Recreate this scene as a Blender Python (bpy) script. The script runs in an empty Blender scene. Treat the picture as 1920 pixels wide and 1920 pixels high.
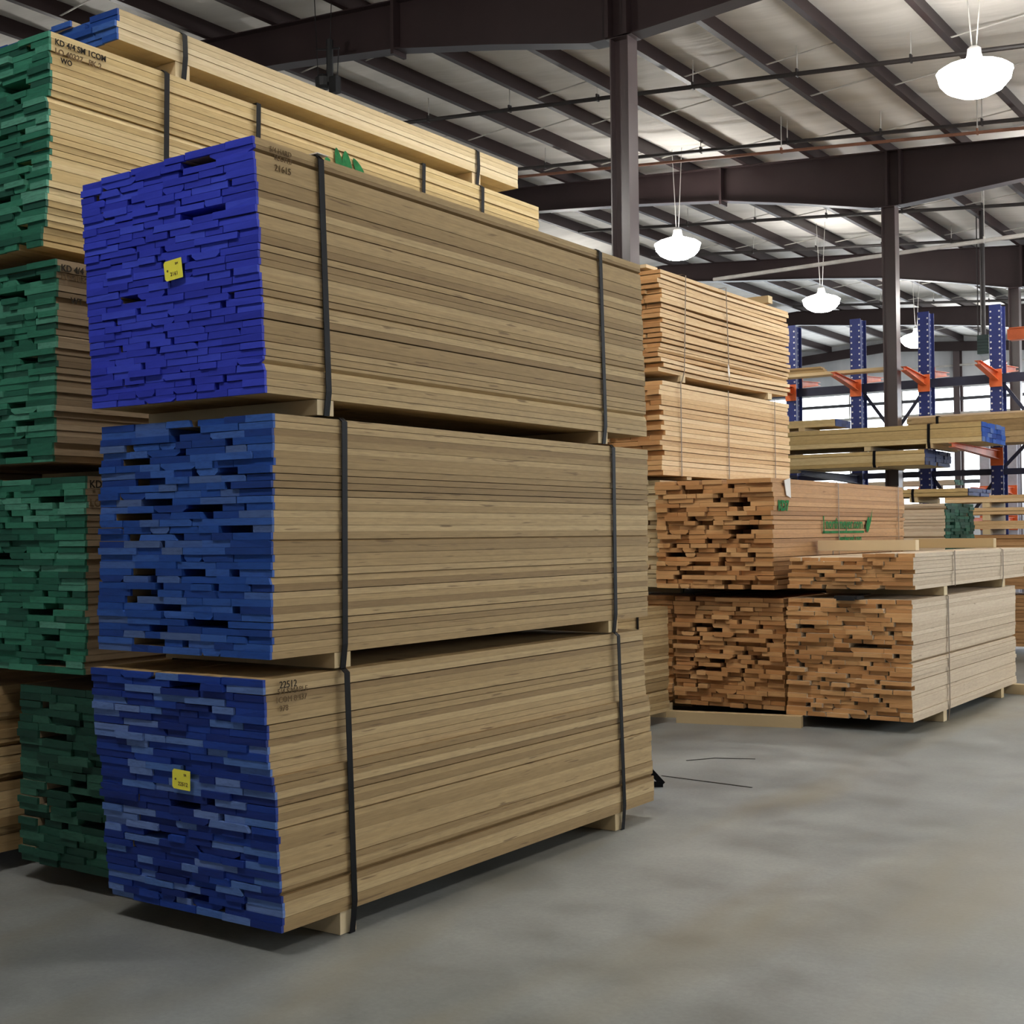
import bpy, bmesh, math, random
from mathutils import Vector, Matrix

rnd = random.Random(7)
scene = bpy.context.scene
COL = scene.collection

# ---------------------------------------------------------------- camera
TH, PITCH, ROLL = math.radians(34.5), math.atan(43 / 2480), math.radians(0.57)
cam_data = bpy.data.cameras.new('camera')
cam_data.sensor_fit = 'HORIZONTAL'
cam_data.sensor_width = 36.0
cam_data.lens = 36.0 * 2480 / 1920
cam_data.clip_end = 200
cam = bpy.data.objects.new('camera', cam_data)
COL.objects.link(cam)
fwd = Vector((-math.sin(TH) * math.cos(PITCH), math.cos(TH) * math.cos(PITCH), math.sin(PITCH)))
r0 = Vector((math.cos(TH), math.sin(TH), 0))
u0 = r0.cross(fwd)
rgt = r0 * math.cos(ROLL) - u0 * math.sin(ROLL)
up = rgt.cross(fwd)
cam.matrix_world = Matrix(((rgt.x, up.x, -fwd.x, 0), (rgt.y, up.y, -fwd.y, 0), (rgt.z, up.z, -fwd.z, 1.5), (0, 0, 0, 1)))
scene.camera = cam

# ---------------------------------------------------------------- world, exposure
LAMP = 44.0          # radiance of every high-bay lens
DAYLIGHT = 4.0       # radiance of the translucent wall panes
world = bpy.data.worlds.new('world')
scene.world = world
world.use_nodes = True
world.node_tree.nodes['Background'].inputs[0].default_value = (0.75, 0.85, 1.0, 1)
world.node_tree.nodes['Background'].inputs[1].default_value = 0.6
scene.view_settings.view_transform = 'Standard'
scene.view_settings.look = 'None'
scene.view_settings.gamma = 1.0
scene.view_settings.use_curve_mapping = False
scene.view_settings.exposure = 0.8
scene.cycles.max_bounces = 6
scene.cycles.diffuse_bounces = 4
scene.cycles.glossy_bounces = 2
scene.cycles.caustics_reflective = False
scene.cycles.caustics_refractive = False


# ---------------------------------------------------------------- materials
class NT:
    def __init__(s, name, rough=0.6, spec=0.3):
        s.m = bpy.data.materials.new(name)
        s.m.use_nodes = True
        s.t = s.m.node_tree
        s.b = s.t.nodes['Principled BSDF']
        s.b.inputs['Roughness'].default_value = rough
        s.b.inputs['Specular IOR Level'].default_value = spec

    def n(s, typ, **kw):
        nd = s.t.nodes.new(typ)
        for k, v in kw.items():
            setattr(nd, k, v)
        return nd

    def l(s, a, b):
        s.t.links.new(a, b)

    def ramp(s, fac, stops, interp='LINEAR'):
        r = s.n('ShaderNodeValToRGB')
        cr = r.color_ramp
        cr.interpolation = interp
        while len(cr.elements) < len(stops):
            cr.elements.new(0.5)
        for e, (p, c) in zip(cr.elements, stops):
            e.position = p
            e.color = (c[0], c[1], c[2], 1)
        s.l(fac, r.inputs[0])
        return r.outputs[0]

    def mix(s, fac, a, b, blend='MIX'):
        m = s.n('ShaderNodeMix', data_type='RGBA', blend_type=blend)
        for sock, v in ((m.inputs[0], fac), (m.inputs[6], a), (m.inputs[7], b)):
            if hasattr(v, 'is_linked'):
                s.l(v, sock)
            elif isinstance(v, (int, float)):
                sock.default_value = v
            else:
                sock.default_value = (v[0], v[1], v[2], 1)
        return m.outputs[2]

    def math(s, op, a, b=0.0, c=0.0):
        m = s.n('ShaderNodeMath', operation=op)
        for i, v in enumerate((a, b, c)):
            if hasattr(v, 'is_linked'):
                s.l(v, m.inputs[i])
            else:
                m.inputs[i].default_value = v
        return m.outputs[0]

    def noise(s, vec, scale, detail=3.0, rough=0.55):
        n = s.n('ShaderNodeTexNoise')
        n.inputs['Scale'].default_value = scale
        n.inputs['Detail'].default_value = detail
        n.inputs['Roughness'].default_value = rough
        s.l(vec, n.inputs['Vector'])
        return n.outputs[0]

    def objvec(s, scale):
        tc = s.n('ShaderNodeTexCoord')
        mp = s.n('ShaderNodeVectorMath', operation='MULTIPLY')
        mp.inputs[1].default_value = scale
        s.l(tc.outputs['Object'], mp.inputs[0])
        oi = s.n('ShaderNodeObjectInfo')
        ad = s.n('ShaderNodeVectorMath', operation='MULTIPLY_ADD')
        cmb = s.n('ShaderNodeCombineXYZ')
        for i in range(3):
            s.l(oi.outputs['Random'], cmb.inputs[i])
        s.l(cmb.outputs[0], ad.inputs[0])
        ad.inputs[1].default_value = (91.0, 57.0, 133.0)
        s.l(mp.outputs[0], ad.inputs[2])
        return ad.outputs[0], oi.outputs['Random']

    def bump(s, h, strength=0.2, dist=0.01):
        b = s.n('ShaderNodeBump')
        b.inputs['Strength'].default_value = strength
        b.inputs['Distance'].default_value = dist
        s.l(h, b.inputs['Height'])
        s.l(b.outputs[0], s.b.inputs['Normal'])

    def color(s, c):
        if hasattr(c, 'is_linked'):
            s.l(c, s.b.inputs['Base Color'])
        else:
            s.b.inputs['Base Color'].default_value = (c[0], c[1], c[2], 1)
        return s


def wood(name, lo, mid, hi, stain=(0.10, 0.06, 0.03), knots=0.70, rough=0.65):
    t = NT(name, rough, 0.25)
    v, r = t.objvec((0.6, 0.9, 1.6))
    base = t.ramp(r, [(0.0, lo), (0.5, mid), (1.0, hi)])
    g = t.noise(v, 2.2, 4.0)
    c = t.mix(t.ramp(g, [(0.3, (0, 0, 0)), (0.75, (1, 1, 1))]), t.mix(0.32, base, stain), base)
    v2, _ = t.objvec((0.25, 14.0, 3.0))
    g2 = t.noise(v2, 1.0, 2.0)
    c = t.mix(0.22, c, t.ramp(g2, [(0.3, (0.35, 0.35, 0.35)), (0.7, (0.75, 0.75, 0.75))]), 'OVERLAY')
    v3, _ = t.objvec((0.5, 2.4, 0.9))
    k = t.noise(v3, 2.0, 1.5)
    c = t.mix(t.ramp(k, [(knots, (0, 0, 0)), (knots + 0.06, (0.75, 0.75, 0.75))]), c, stain)
    t.color(c)
    return t.m


def paint(name, stops, interp='LINEAR', mott=0.35, dark=(0.01, 0.015, 0.04), rough=0.6):
    t = NT(name, rough, 0.3)
    v, r = t.objvec((1.5, 3.0, 1.2))
    base = t.ramp(r, stops, interp)
    g = t.noise(v, 2.5, 3.0)
    c = t.mix(t.ramp(g, [(0.45, (0, 0, 0)), (0.8, (mott, mott, mott))]), base, dark)
    t.color(c)
    return t.m


def plain(name, c, rough=0.5, spec=0.4, metal=0.0, var=0.15, scale=6.0):
    t = NT(name, rough, spec)
    t.b.inputs['Metallic'].default_value = metal
    tc = t.n('ShaderNodeTexCoord')
    g = t.noise(tc.outputs['Object'], scale, 4.0)
    d = tuple(x * (1 - var) for x in c)
    h = tuple(min(1, x * (1 + var)) for x in c)
    t.color(t.ramp(g, [(0.3, d), (0.7, h)]))
    return t.m


def emit(name, c, s):
    t = NT(name)
    t.color((0.8, 0.8, 0.8))
    t.b.inputs['Emission Color'].default_value = (c[0], c[1], c[2], 1)
    t.b.inputs['Emission Strength'].default_value = s
    return t.m


M = {}
M['maple'] = wood('maple_lumber', (0.30, 0.198, 0.09), (0.45, 0.315, 0.15), (0.60, 0.445, 0.235), (0.17, 0.105, 0.05), 0.67)
M['maple_yellow'] = wood('yellow_maple_lumber', (0.48, 0.345, 0.15), (0.62, 0.46, 0.215), (0.72, 0.565, 0.305), (0.30, 0.19, 0.07), 0.74)
M['maple_grey'] = wood('weathered_maple_lumber', (0.24, 0.175, 0.105), (0.34, 0.255, 0.16), (0.45, 0.345, 0.225), (0.13, 0.08, 0.045))
M['alder_side'] = wood('alder_board_face', (0.60, 0.40, 0.20), (0.72, 0.51, 0.28), (0.80, 0.61, 0.37), (0.36, 0.19, 0.08), 0.77)
M['alder_brown'] = wood('brown_alder_board_face', (0.38, 0.205, 0.088), (0.48, 0.27, 0.12), (0.57, 0.34, 0.16), (0.22, 0.10, 0.04), 0.74)
M['alder_end'] = wood('alder_end_grain', (0.52, 0.255, 0.095), (0.66, 0.35, 0.14), (0.78, 0.455, 0.20), (0.30, 0.12, 0.045), 0.78)
M['birch'] = wood('pale_birch_face', (0.58, 0.46, 0.325), (0.66, 0.53, 0.38), (0.72, 0.59, 0.435), (0.36, 0.26, 0.17), 0.72)
M['maple_pale'] = wood('pale_maple_lumber', (0.50, 0.39, 0.22), (0.64, 0.52, 0.32), (0.74, 0.63, 0.42), (0.32, 0.22, 0.10), 0.74)
M['pine'] = wood('pale_pine', (0.60, 0.46, 0.26), (0.68, 0.54, 0.32), (0.74, 0.60, 0.38), (0.42, 0.28, 0.13), 0.74)
M['blue_bright'] = paint('ultramarine_end_paint', [(0, (0.026, 0.040, 0.44)), (0.6, (0.036, 0.056, 0.56)), (1, (0.05, 0.08, 0.64))], mott=0.2, dark=(0.016, 0.024, 0.26))
M['blue_mixed'] = paint('cobalt_end_paint', [(0, (0.012, 0.045, 0.24)), (0.45, (0.02, 0.085, 0.38)), (0.8, (0.05, 0.14, 0.48)), (1, (0.10, 0.16, 0.34))], mott=0.4, dark=(0.012, 0.025, 0.09))
M['blue_two'] = paint('patchy_blue_end_paint', [(0, (0.010, 0.028, 0.19)), (0.35, (0.012, 0.040, 0.27)), (0.62, (0.016, 0.06, 0.36)), (0.64, (0.08, 0.18, 0.50)), (1, (0.16, 0.25, 0.55))], mott=0.35, dark=(0.010, 0.016, 0.08))
M['navy_end'] = paint('navy_end_paint', [(0, (0.015, 0.022, 0.08)), (1, (0.03, 0.05, 0.16))], mott=0.4)
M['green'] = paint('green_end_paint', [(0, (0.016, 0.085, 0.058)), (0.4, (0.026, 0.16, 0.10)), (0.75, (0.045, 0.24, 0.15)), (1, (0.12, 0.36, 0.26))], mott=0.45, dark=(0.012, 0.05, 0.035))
M['green_dark_shaded'] = paint('dark_and_shaded_green_paint', [(0, (0.012, 0.05, 0.035)), (0.6, (0.02, 0.09, 0.06)), (1, (0.045, 0.15, 0.10))], mott=0.45, dark=(0.008, 0.025, 0.018))  # on the lowest left bundle, shade is painted into the green
M['strap'] = plain('black_steel_strap', (0.006, 0.006, 0.007), 0.45, 0.12, 0.0)
M['strap_tan'] = plain('dull_brown_strap', (0.16, 0.105, 0.055), 0.45, 0.4)
M['tag'] = plain('yellow_tag_card', (0.98, 0.90, 0.10), 0.6, 0.2, var=0.04)
M['ink'] = plain('black_ink', (0.03, 0.025, 0.02), 0.8, 0.1)
M['ink_soft'] = plain('faded_ink', (0.16, 0.105, 0.055), 0.8, 0.1)
M['ink_green'] = plain('green_stencil_ink', (0.025, 0.17, 0.055), 0.8, 0.1, var=0.35, scale=25)
M['paper'] = plain('white_paper', (0.75, 0.73, 0.70), 0.7, 0.2, var=0.05)
M['maroon'] = plain('maroon_steel_primer', (0.034, 0.021, 0.022), 0.45, 0.35, var=0.12, scale=2)
M['column'] = plain('maroon_column_paint', (0.075, 0.052, 0.054), 0.30, 0.7, var=0.10, scale=2)
M['pipe'] = plain('dark_pipe', (0.035, 0.03, 0.03), 0.5, 0.4)
M['pipe_orange'] = plain('orange_conduit', (0.24, 0.11, 0.07), 0.55, 0.3)
M['rod'] = plain('galvanised_rod', (0.55, 0.53, 0.50), 0.5, 0.4)
M['rack_blue'] = plain('rack_blue_paint', (0.022, 0.034, 0.155), 0.45, 0.4)
M['rack_dark'] = plain('rack_navy_steel', (0.03, 0.034, 0.065), 0.5, 0.4)
M['rack_orange'] = plain('rack_orange_paint', (0.68, 0.15, 0.045), 0.45, 0.4)
M['rack_grey'] = plain('rack_grey_paint', (0.42, 0.42, 0.47), 0.5, 0.3)
M['hole'] = plain('rack_slot', (0.62, 0.62, 0.64), 0.6, 0.2, var=0.05)
M['heater'] = plain('dark_green_enamel', (0.025, 0.05, 0.045), 0.45, 0.4)
M['black'] = plain('black_plastic', (0.012, 0.012, 0.013), 0.5, 0.4)
M['lens'] = emit('lamp_lens_glow', (1.0, 0.96, 0.90), LAMP)
M['housing'] = plain('lamp_housing', (0.55, 0.55, 0.54), 0.5, 0.4, 0.0)
M['added_uplight'] = emit('added_uplight_glow', (1.0, 0.96, 0.90), LAMP * 0.45)  # glow above the lens, added to brighten the ceiling
M['pane'] = emit('translucent_daylight_pane', (0.87, 0.94, 1.0), DAYLIGHT)
M['girt'] = plain('dark_grey_girt', (0.085, 0.085, 0.095), 0.5, 0.3)


def floor_material():
    t = NT('worn_concrete', 0.42, 0.35)
    g = t.n('ShaderNodeNewGeometry')
    p = g.outputs['Position']
    a = t.noise(p, 0.45, 5.0, 0.6)
    b = t.noise(p, 2.6, 6.0, 0.65)
    c = t.noise(p, 45.0, 3.0, 0.7)
    col = t.ramp(a, [(0.30, (0.165, 0.176, 0.170)), (0.50, (0.232, 0.244, 0.238)), (0.70, (0.315, 0.328, 0.318))])
    col = t.mix(0.55, col, t.ramp(b, [(0.28, (0.28, 0.28, 0.28)), (0.5, (0.5, 0.5, 0.5)), (0.72, (0.70, 0.69, 0.66))]), 'OVERLAY')
    col = t.mix(0.14, col, t.ramp(c, [(0.3, (0.2, 0.2, 0.2)), (0.7, (0.8, 0.8, 0.8))]), 'OVERLAY')
    mp = t.n('ShaderNodeVectorMath', operation='MULTIPLY')
    mp.inputs[1].default_value = (1.3, 0.28, 1)
    t.l(p, mp.inputs[0])
    st = t.noise(mp.outputs[0], 1.1, 3.0)
    col = t.mix(t.ramp(st, [(0.50, (0, 0, 0)), (0.68, (0.5, 0.5, 0.5))]), col, (0.23, 0.195, 0.12))
    t.color(col)
    t.l(t.ramp(b, [(0.3, (0.36, 0.36, 0.36)), (0.7, (0.55, 0.55, 0.55))]), t.b.inputs['Roughness'])
    t.bump(c, 0.12, 0.002)
    return t.m


def insulation_material():
    t = NT('white_vinyl_insulation', 0.6, 0.25)
    g = t.n('ShaderNodeNewGeometry')
    mp = t.n('ShaderNodeVectorMath', operation='MULTIPLY')
    mp.inputs[1].default_value = (0.5, 3.0, 1)
    t.l(g.outputs['Position'], mp.inputs[0])
    a = t.noise(mp.outputs[0], 1.2, 4.0)
    t.color(t.ramp(a, [(0.3, (0.62, 0.595, 0.56)), (0.7, (0.74, 0.715, 0.68))]))
    t.bump(a, 0.5, 0.05)
    return t.m


def wall_material():
    t = NT('white_wall_liner', 0.6, 0.25)
    g = t.n('ShaderNodeNewGeometry')
    mp = t.n('ShaderNodeVectorMath', operation='MULTIPLY')
    mp.inputs[1].default_value = (2.4, 2.4, 0.25)
    t.l(g.outputs['Position'], mp.inputs[0])
    a = t.noise(mp.outputs[0], 1.0, 4.0)
    t.color(t.ramp(a, [(0.3, (0.55, 0.57, 0.60)), (0.7, (0.70, 0.71, 0.73))]))
    t.bump(a, 0.3, 0.03)
    return t.m


M['floor'] = floor_material()
M['insulation'] = insulation_material()
M['wall'] = wall_material()


# ---------------------------------------------------------------- mesh helpers
def mesh_of(name, verts, faces, mats, midx=None, smooth=False):
    me = bpy.data.meshes.new(name)
    me.from_pydata(verts, [], faces)
    for m in mats:
        me.materials.append(m)
    if midx:
        me.polygons.foreach_set('material_index', midx)
    if smooth:
        me.polygons.foreach_set('use_smooth', [True] * len(faces))
    me.update()
    return me


def put(name, me, parent=None, loc=(0, 0, 0), rot=(0, 0, 0), scale=None):
    o = bpy.data.objects.new(name, me)
    o.location = loc
    o.rotation_euler = rot
    if scale:
        o.scale = scale
    o.parent = parent
    COL.objects.link(o)
    return o


def empty(name, loc=(0, 0, 0), rz=0.0):
    o = bpy.data.objects.new(name, None)
    o.location = loc
    o.rotation_euler = (0, 0, rz)
    o.empty_display_size = 0.2
    COL.objects.link(o)
    return o


def tag(o, label=None, cat=None, group=None, kind=None):
    if label:
        o['label'] = label
    if cat:
        o['category'] = cat
    if group:
        o['group'] = group
    if kind:
        o['kind'] = kind
    return o


class MB:
    def __init__(s):
        s.v, s.f, s.mi = [], [], []

    def box(s, x0, x1, y0, y1, z0, z1, mi=0):
        b = len(s.v)
        s.v += [(x0, y0, z0), (x1, y0, z0), (x1, y1, z0), (x0, y1, z0), (x0, y0, z1), (x1, y0, z1), (x1, y1, z1), (x0, y1, z1)]
        for q in ((0, 3, 2, 1), (4, 5, 6, 7), (0, 1, 5, 4), (1, 2, 6, 5), (2, 3, 7, 6), (3, 0, 4, 7)):
            s.f.append(tuple(b + i for i in q))
            s.mi.append(mi)
        return s

    def prism(s, poly, axis, a0, a1, mi=0):
        """extrude a 2D polygon along axis 'x','y' or 'z' from a0 to a1"""
        b = len(s.v)
        n = len(poly)
        for a in (a0, a1):
            for (p, q) in poly:
                s.v.append({'x': (a, p, q), 'y': (p, a, q), 'z': (p, q, a)}[axis])
        fl = axis == 'y'
        c0 = list(range(b, b + n))
        c1 = list(range(b + n, b + 2 * n))
        s.f.append(tuple(c0 if fl else c0[::-1]))
        s.f.append(tuple(c1[::-1] if fl else c1))
        s.mi += [mi, mi]
        for i in range(n):
            j = (i + 1) % n
            q = (c0[i], c0[j], c1[j], c1[i])
            s.f.append(q[::-1] if fl else q)
            s.mi.append(mi)
        return s

    def bar(s, p, q, w, h=None, mi=0, sides=4):
        """straight bar between two points"""
        h = h or w
        p, q = Vector(p), Vector(q)
        d = (q - p).normalized()
        a = d.cross(Vector((0, 0, 1)))
        if a.length < 1e-3:
            a = Vector((1, 0, 0))
        a.normalize()
        c = a.cross(d).normalized()
        b = len(s.v)
        off = math.pi / 4 if sides == 4 else 0
        k = math.sqrt(2) if sides == 4 else 1.0
        for pt in (p, q):
            for i in range(sides):
                t = off + 2 * math.pi * i / sides
                s.v.append(tuple(pt + a * (math.cos(t) * w / 2 * k) + c * (math.sin(t) * h / 2 * k)))
        for i in range(sides):
            j = (i + 1) % sides
            s.f.append((b + i, b + j, b + sides + j, b + sides + i))
            s.mi.append(mi)
        s.f.append(tuple(range(b, b + sides))[::-1])
        s.f.append(tuple(range(b + sides, b + 2 * sides)))
        s.mi += [mi, mi]
        return s

    def lathe(s, prof, n=24, mi=0):
        b = len(s.v)
        for (r, z) in prof:
            for i in range(n):
                t = 2 * math.pi * i / n
                s.v.append((r * math.cos(t), r * math.sin(t), z))
        for k in range(len(prof) - 1):
            for i in range(n):
                j = (i + 1) % n
                s.f.append((b + k * n + i, b + k * n + j, b + (k + 1) * n + j, b + (k + 1) * n + i))
                s.mi.append(mi)
        s.f.append(tuple(b + i for i in range(n))[::-1])
        s.f.append(tuple(b + (len(prof) - 1) * n + i for i in range(n)))
        s.mi += [mi, mi]
        return s

    def mesh(s, name, mats, smooth=False):
        if not isinstance(mats, (list, tuple)):
            mats = [mats]
        return mesh_of(name, s.v, s.f, mats, s.mi, smooth)

    def put(s, name, mats, parent=None, loc=(0, 0, 0), rot=(0, 0, 0), smooth=False):
        return put(name, s.mesh(name, mats, smooth), parent, loc, rot)


def text_part(name, body, size, mat, parent, loc, rot, sx=1.0, bold=0.0):
    cu = bpy.data.curves.new(name, 'FONT')
    cu.body = body
    cu.size = size
    cu.extrude = 0.0008
    cu.offset = bold
    cu.resolution_u = 3
    tmp = bpy.data.objects.new(name, cu)
    COL.objects.link(tmp)
    dg = bpy.context.evaluated_depsgraph_get()
    me = bpy.data.meshes.new_from_object(tmp.evaluated_get(dg))
    bpy.data.objects.remove(tmp)
    bpy.data.curves.remove(cu)
    me.materials.clear()
    me.materials.append(mat)
    return put(name, me, parent, loc, rot, (sx, 1, 1))


SIDE = (math.pi / 2, 0, math.pi / 2)      # lettering on a +X face
FRONT = (math.pi / 2, 0, 0)               # lettering on a -Y face

# ================================================================= SETTING
RIDGE = -14.2
XL, XR, YF, YB = -26.0, 9.0, -9.0, 42.7


def roof(x):
    return 7.07 - 0.073 * (x + 6.43) if x > RIDGE else 7.07 - 0.073 * (RIDGE + 6.43) + 0.073 * (x - RIDGE)


tag(MB().box(XL, XR, YF, YB, -0.2, 0.0).put('floor', M['floor']), kind='structure')

# ceiling: vinyl-faced insulation sagging between the purlins
PUR0, PSP = -6.43, 1.09
purl = [PUR0 + PSP * k for k in range(-18, 15)]
purl = [x for x in purl if XL < x < XR]
edges = [XL] + purl + [XR]
vs, fs = [], []
NX, NY = 6, 170
for a, b in zip(edges[:-1], edges[1:]):
    ph = [rnd.uniform(0, 6.28) for _ in range(4)]
    am = [rnd.uniform(0.3, 1.0) for _ in range(4)]
    base = len(vs)
    for i in range(NX + 1):
        t = i / NX
        x = a + (b - a) * t
        s = 4 * t * (1 - t)
        for j in range(NY + 1):
            y = YF + (YB - YF) * j / NY
            yy = y + 0.18 * math.sin(ph[0] + 3 * t)
            wv = am[0] * math.sin(3.1 * yy + ph[0]) + am[1] * math.sin(5.3 * yy + ph[1]) + am[2] * math.sin(8.4 * yy + ph[2] + 2 * t) + am[3] * math.sin(1.3 * yy + ph[3])
            vs.append((x, y, roof(x) + 0.225 - s * (0.045 + 0.012 * wv)))
    for i in range(NX):
        for j in range(NY):
            q = base + i * (NY + 1) + j
            fs.append((q, q + 1, q + NY + 2, q + NY + 1))
ceiling = tag(put('ceiling', mesh_of('ceiling', vs, fs, [M['insulation']], None, True)), kind='structure')

# purlins: Z sections running the length of the hall
zprof = [(0.0, 0.0), (0.075, 0.0), (0.075, 0.022), (0.07, 0.022), (0.07, 0.006), (0.006, 0.006), (0.006, 0.23), (-0.07, 0.23), (-0.07, 0.224), (0.0, 0.224)]
pme = MB().prism(zprof, 'y', YF, YB).mesh('purlin', M['maroon'])
for x in purl:
    put('purlin', pme, ceiling, (x, 0, roof(x)))
# sag rods strung from purlin to purlin, two to a bay
for y in (4.6, 9.6, 12.45, 14.7, 16.1, 18.2, 20.6, 23.1, 25.6, 28.6, 31.2, 33.6, 36.9, 39.6):
    for k in range(len(purl) - 1):
        if -14 < purl[k] < 1 and rnd.random() < 0.85:
            x0, x1 = purl[k], purl[k + 1]
            MB().bar((x0, y + 0.04, roof(x0) + 0.03), (x1, y - 0.04, roof(x1) + 0.17), 0.02, mi=0, sides=6).put('sag_rod', M['rod'], ceiling)

# walls
tag(MB().box(XL - 0.2, XL, YF, YB, 0, 7.2).put('wall_left', M['wall']), kind='structure')
tag(MB().box(XR, XR + 0.2, YF, YB, 0, 2.6).box(XR, XR + 0.2, YF, YB, 4.7, 7.2).box(XR, XR + 0.2, YF, YF + (YB - YF) / 3, 2.6, 4.7).put('wall_right', M['wall']), kind='structure')
for k in range(2, 6):
    ya = YF + (YB - YF) * k / 6
    yb_ = YF + (YB - YF) * (k + 1) / 6
    wr = tag(MB().box(XR + 0.06, XR + 0.09, ya + 0.1, yb_ - 0.1, 2.6, 4.7).put('window_%d' % (k + 6), M['pane']), kind='structure')
    fr = MB()
    for t in range(5):
        y = ya + 0.1 + (yb_ - ya - 0.2) * t / 4
        fr.box(XR, XR + 0.055, y - 0.04, y + 0.04, 2.6, 4.7)
    fr.put('window_frame', M['rod'], wr)
tag(MB().box(XL - 0.2, XR + 0.2, YF - 0.2, YF, 0, 8.2).put('wall_front', M['wall']), kind='structure')
WZ0, WZ1 = 2.35, 6.05
wb = MB()
wb.box(XL - 0.2, XR + 0.2, YB, YB + 0.2, 0, WZ0)
wb.box(XL - 0.2, XR + 0.2, YB, YB + 0.2, WZ1, 8.2)
wall_back = tag(wb.put('wall_back', M['wall']), kind='structure')
posts = [-22.95, -17.5, -12.03, -6.58, -1.1, 4.35]
for x in posts:
    MB().box(x - 0.10, x + 0.10, YB - 0.32, YB - 0.30, 0, roof(x) - 0.1).box(x - 0.10, x + 0.10, YB - 0.03, YB - 0.005, 0, roof(x) - 0.1).box(x - 0.012, x + 0.012, YB - 0.31, YB - 0.02, 0, roof(x) - 0.1).put('wall_post', M['column'], wall_back)
eb = MB()
eb.prism([(XL, roof(XL) - 0.30), (RIDGE, roof(RIDGE) - 0.30), (XR, roof(XR) - 0.30), (XR, roof(XR) + 0.0), (RIDGE, roof(RIDGE)), (XL, roof(XL))], 'y', YB - 0.36, YB - 0.30)
eb.put('end_rafter', M['maroon'], wall_back)
for (z, h, mname) in ((5.69, 0.10, 'girt'), (5.22, 0.09, 'rod'), (4.25, 0.12, 'girt'), (3.05, 0.12, 'girt'), (6.75, 0.06, 'rod')):
    MB().box(XL, XR, YB - 0.14, YB - 0.03, z - h / 2, z + h / 2).put('girt', M[mname], wall_back)
pe = [XL] + posts + [XR]
wi = 0
for a, b in zip(pe[:-1], pe[1:]):
    wi += 1
    w = tag(MB().box(a + 0.1, b - 0.1, YB + 0.06, YB + 0.09, WZ0, WZ1).put('window_%d' % wi, M['pane']), kind='structure')
    fr = MB()
    for t in range(0, 4):
        x = a + 0.1 + (b - a - 0.2) * t / 3
        fr.box(x - 0.025, x + 0.025, YB + 0.0, YB + 0.055, WZ0, WZ1)
    fr.put('window_frame', M['rod'], w)

# ---------------------------------------------------------------- steel frames
RY = [3.0, 11.02, 19.07, 26.95, 34.84]
prof = [(XL, 6.2), (-18, 6.95), (-14.2, 7.27), (-12.5, 7.09), (-10.5, 6.91), (-9.0, 6.74), (-7.7, 6.50), (-6.56, 6.26), (-6.14, 6.25), (-5.3, 6.30), (-4.45, 6.36), (-2.0, 6.27), (4.0, 5.82), (XR, 5.2)]
rl = ['maroon steel roof beam directly over the front stacks, above the picture', 'big maroon steel roof beam across the top on the nearest column',
      'second maroon steel roof beam, resting on the column right of centre', 'third maroon roof beam, farther down the hall behind the hanging lamps', 'farthest maroon roof beam before the daylit end wall']
for y, lab in zip(RY, rl):
    r = tag(empty('roof_beam', (-6.25, y, 6.25)), lab, 'beam', 'tapered roof beams')
    bx, bz = -6.25, 6.25
    web = MB()
    poly = [(p[0] - bx, p[1] - bz) for p in prof] + [(XR - bx, roof(XR) - bz), (RIDGE - bx, roof(RIDGE) - bz), (XL - bx, roof(XL) - bz)]
    # web as strips so it stays planar and convex
    xs = sorted(set([p[0] for p in prof] + [RIDGE]))

    def low(x):
        for (x0, z0), (x1, z1) in zip(prof[:-1], prof[1:]):
            if x0 <= x <= x1:
                return z0 + (z1 - z0) * (x - x0) / (x1 - x0)
    for x0, x1 in zip(xs[:-1], xs[1:]):
        web.prism([(x0 - bx, low(x0) - bz), (x1 - bx, low(x1) - bz), (x1 - bx, roof(x1) - bz), (x0 - bx, roof(x0) - bz)], 'y', -0.006, 0.006)
    web.put('web', M['maroon'], r)
    fl = MB()
    for x0, x1 in zip(xs[:-1], xs[1:]):
        fl.prism([(x0 - bx, low(x0) - bz - 0.012), (x1 - bx, low(x1) - bz - 0.012), (x1 - bx, low(x1) - bz), (x0 - bx, low(x0) - bz)], 'y', -0.1, 0.1)
    fl.put('bottom_flange', M['maroon'], r)
    tf = MB()
    for x0, x1 in zip(xs[:-1], xs[1:]):
        tf.prism([(x0 - bx, roof(x0) - bz - 0.012), (x1 - bx, roof(x1) - bz - 0.012), (x1 - bx, roof(x1) - bz), (x0 - bx, roof(x0) - bz)], 'y', -0.1, 0.1)
    tf.put('top_flange', M['maroon'], r)
    for sx in (-9.0, -6.35, -6.15, -2.4):
        ex = 0.07 if sx in (-9.0, -2.4) else -0.0
        MB().box(sx - bx - 0.02, sx - bx + 0.02, -0.11, 0.11, low(sx) - bz - ex, roof(sx) - bz - 0.012).put('stiffener', M['maroon'], r)

cl = ['maroon steel column out of view behind the blue-ended stack', 'nearest maroon steel column, rising behind the big blue-ended stack', 'middle maroon steel column standing in front of the blue storage rack', 'far maroon steel column at the right edge behind the rack']
for y, lab, cxx in zip(RY[1:4], cl[1:], (-6.225, -6.335, -6.50)):
    c = tag(empty('steel_column', (cxx, y, 0)), lab, 'column', 'steel columns')
    zt = 6.25
    MB().box(-0.10, -0.088, -0.09, 0.09, 0.02, zt).put('flange', M['column'], c)
    MB().box(0.088, 0.10, -0.09, 0.09, 0.02, zt).put('flange', M['column'], c)
    MB().box(-0.088, 0.088, -0.006, 0.006, 0.02, zt).put('web', M['column'], c)
    MB().box(-0.14, 0.14, -0.13, 0.13, 0.0, 0.02).put('base_plate', M['column'], c)
    MB().box(-0.14, 0.14, -0.1, 0.1, zt - 0.014, zt).put('cap_plate', M['column'], c)

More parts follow.
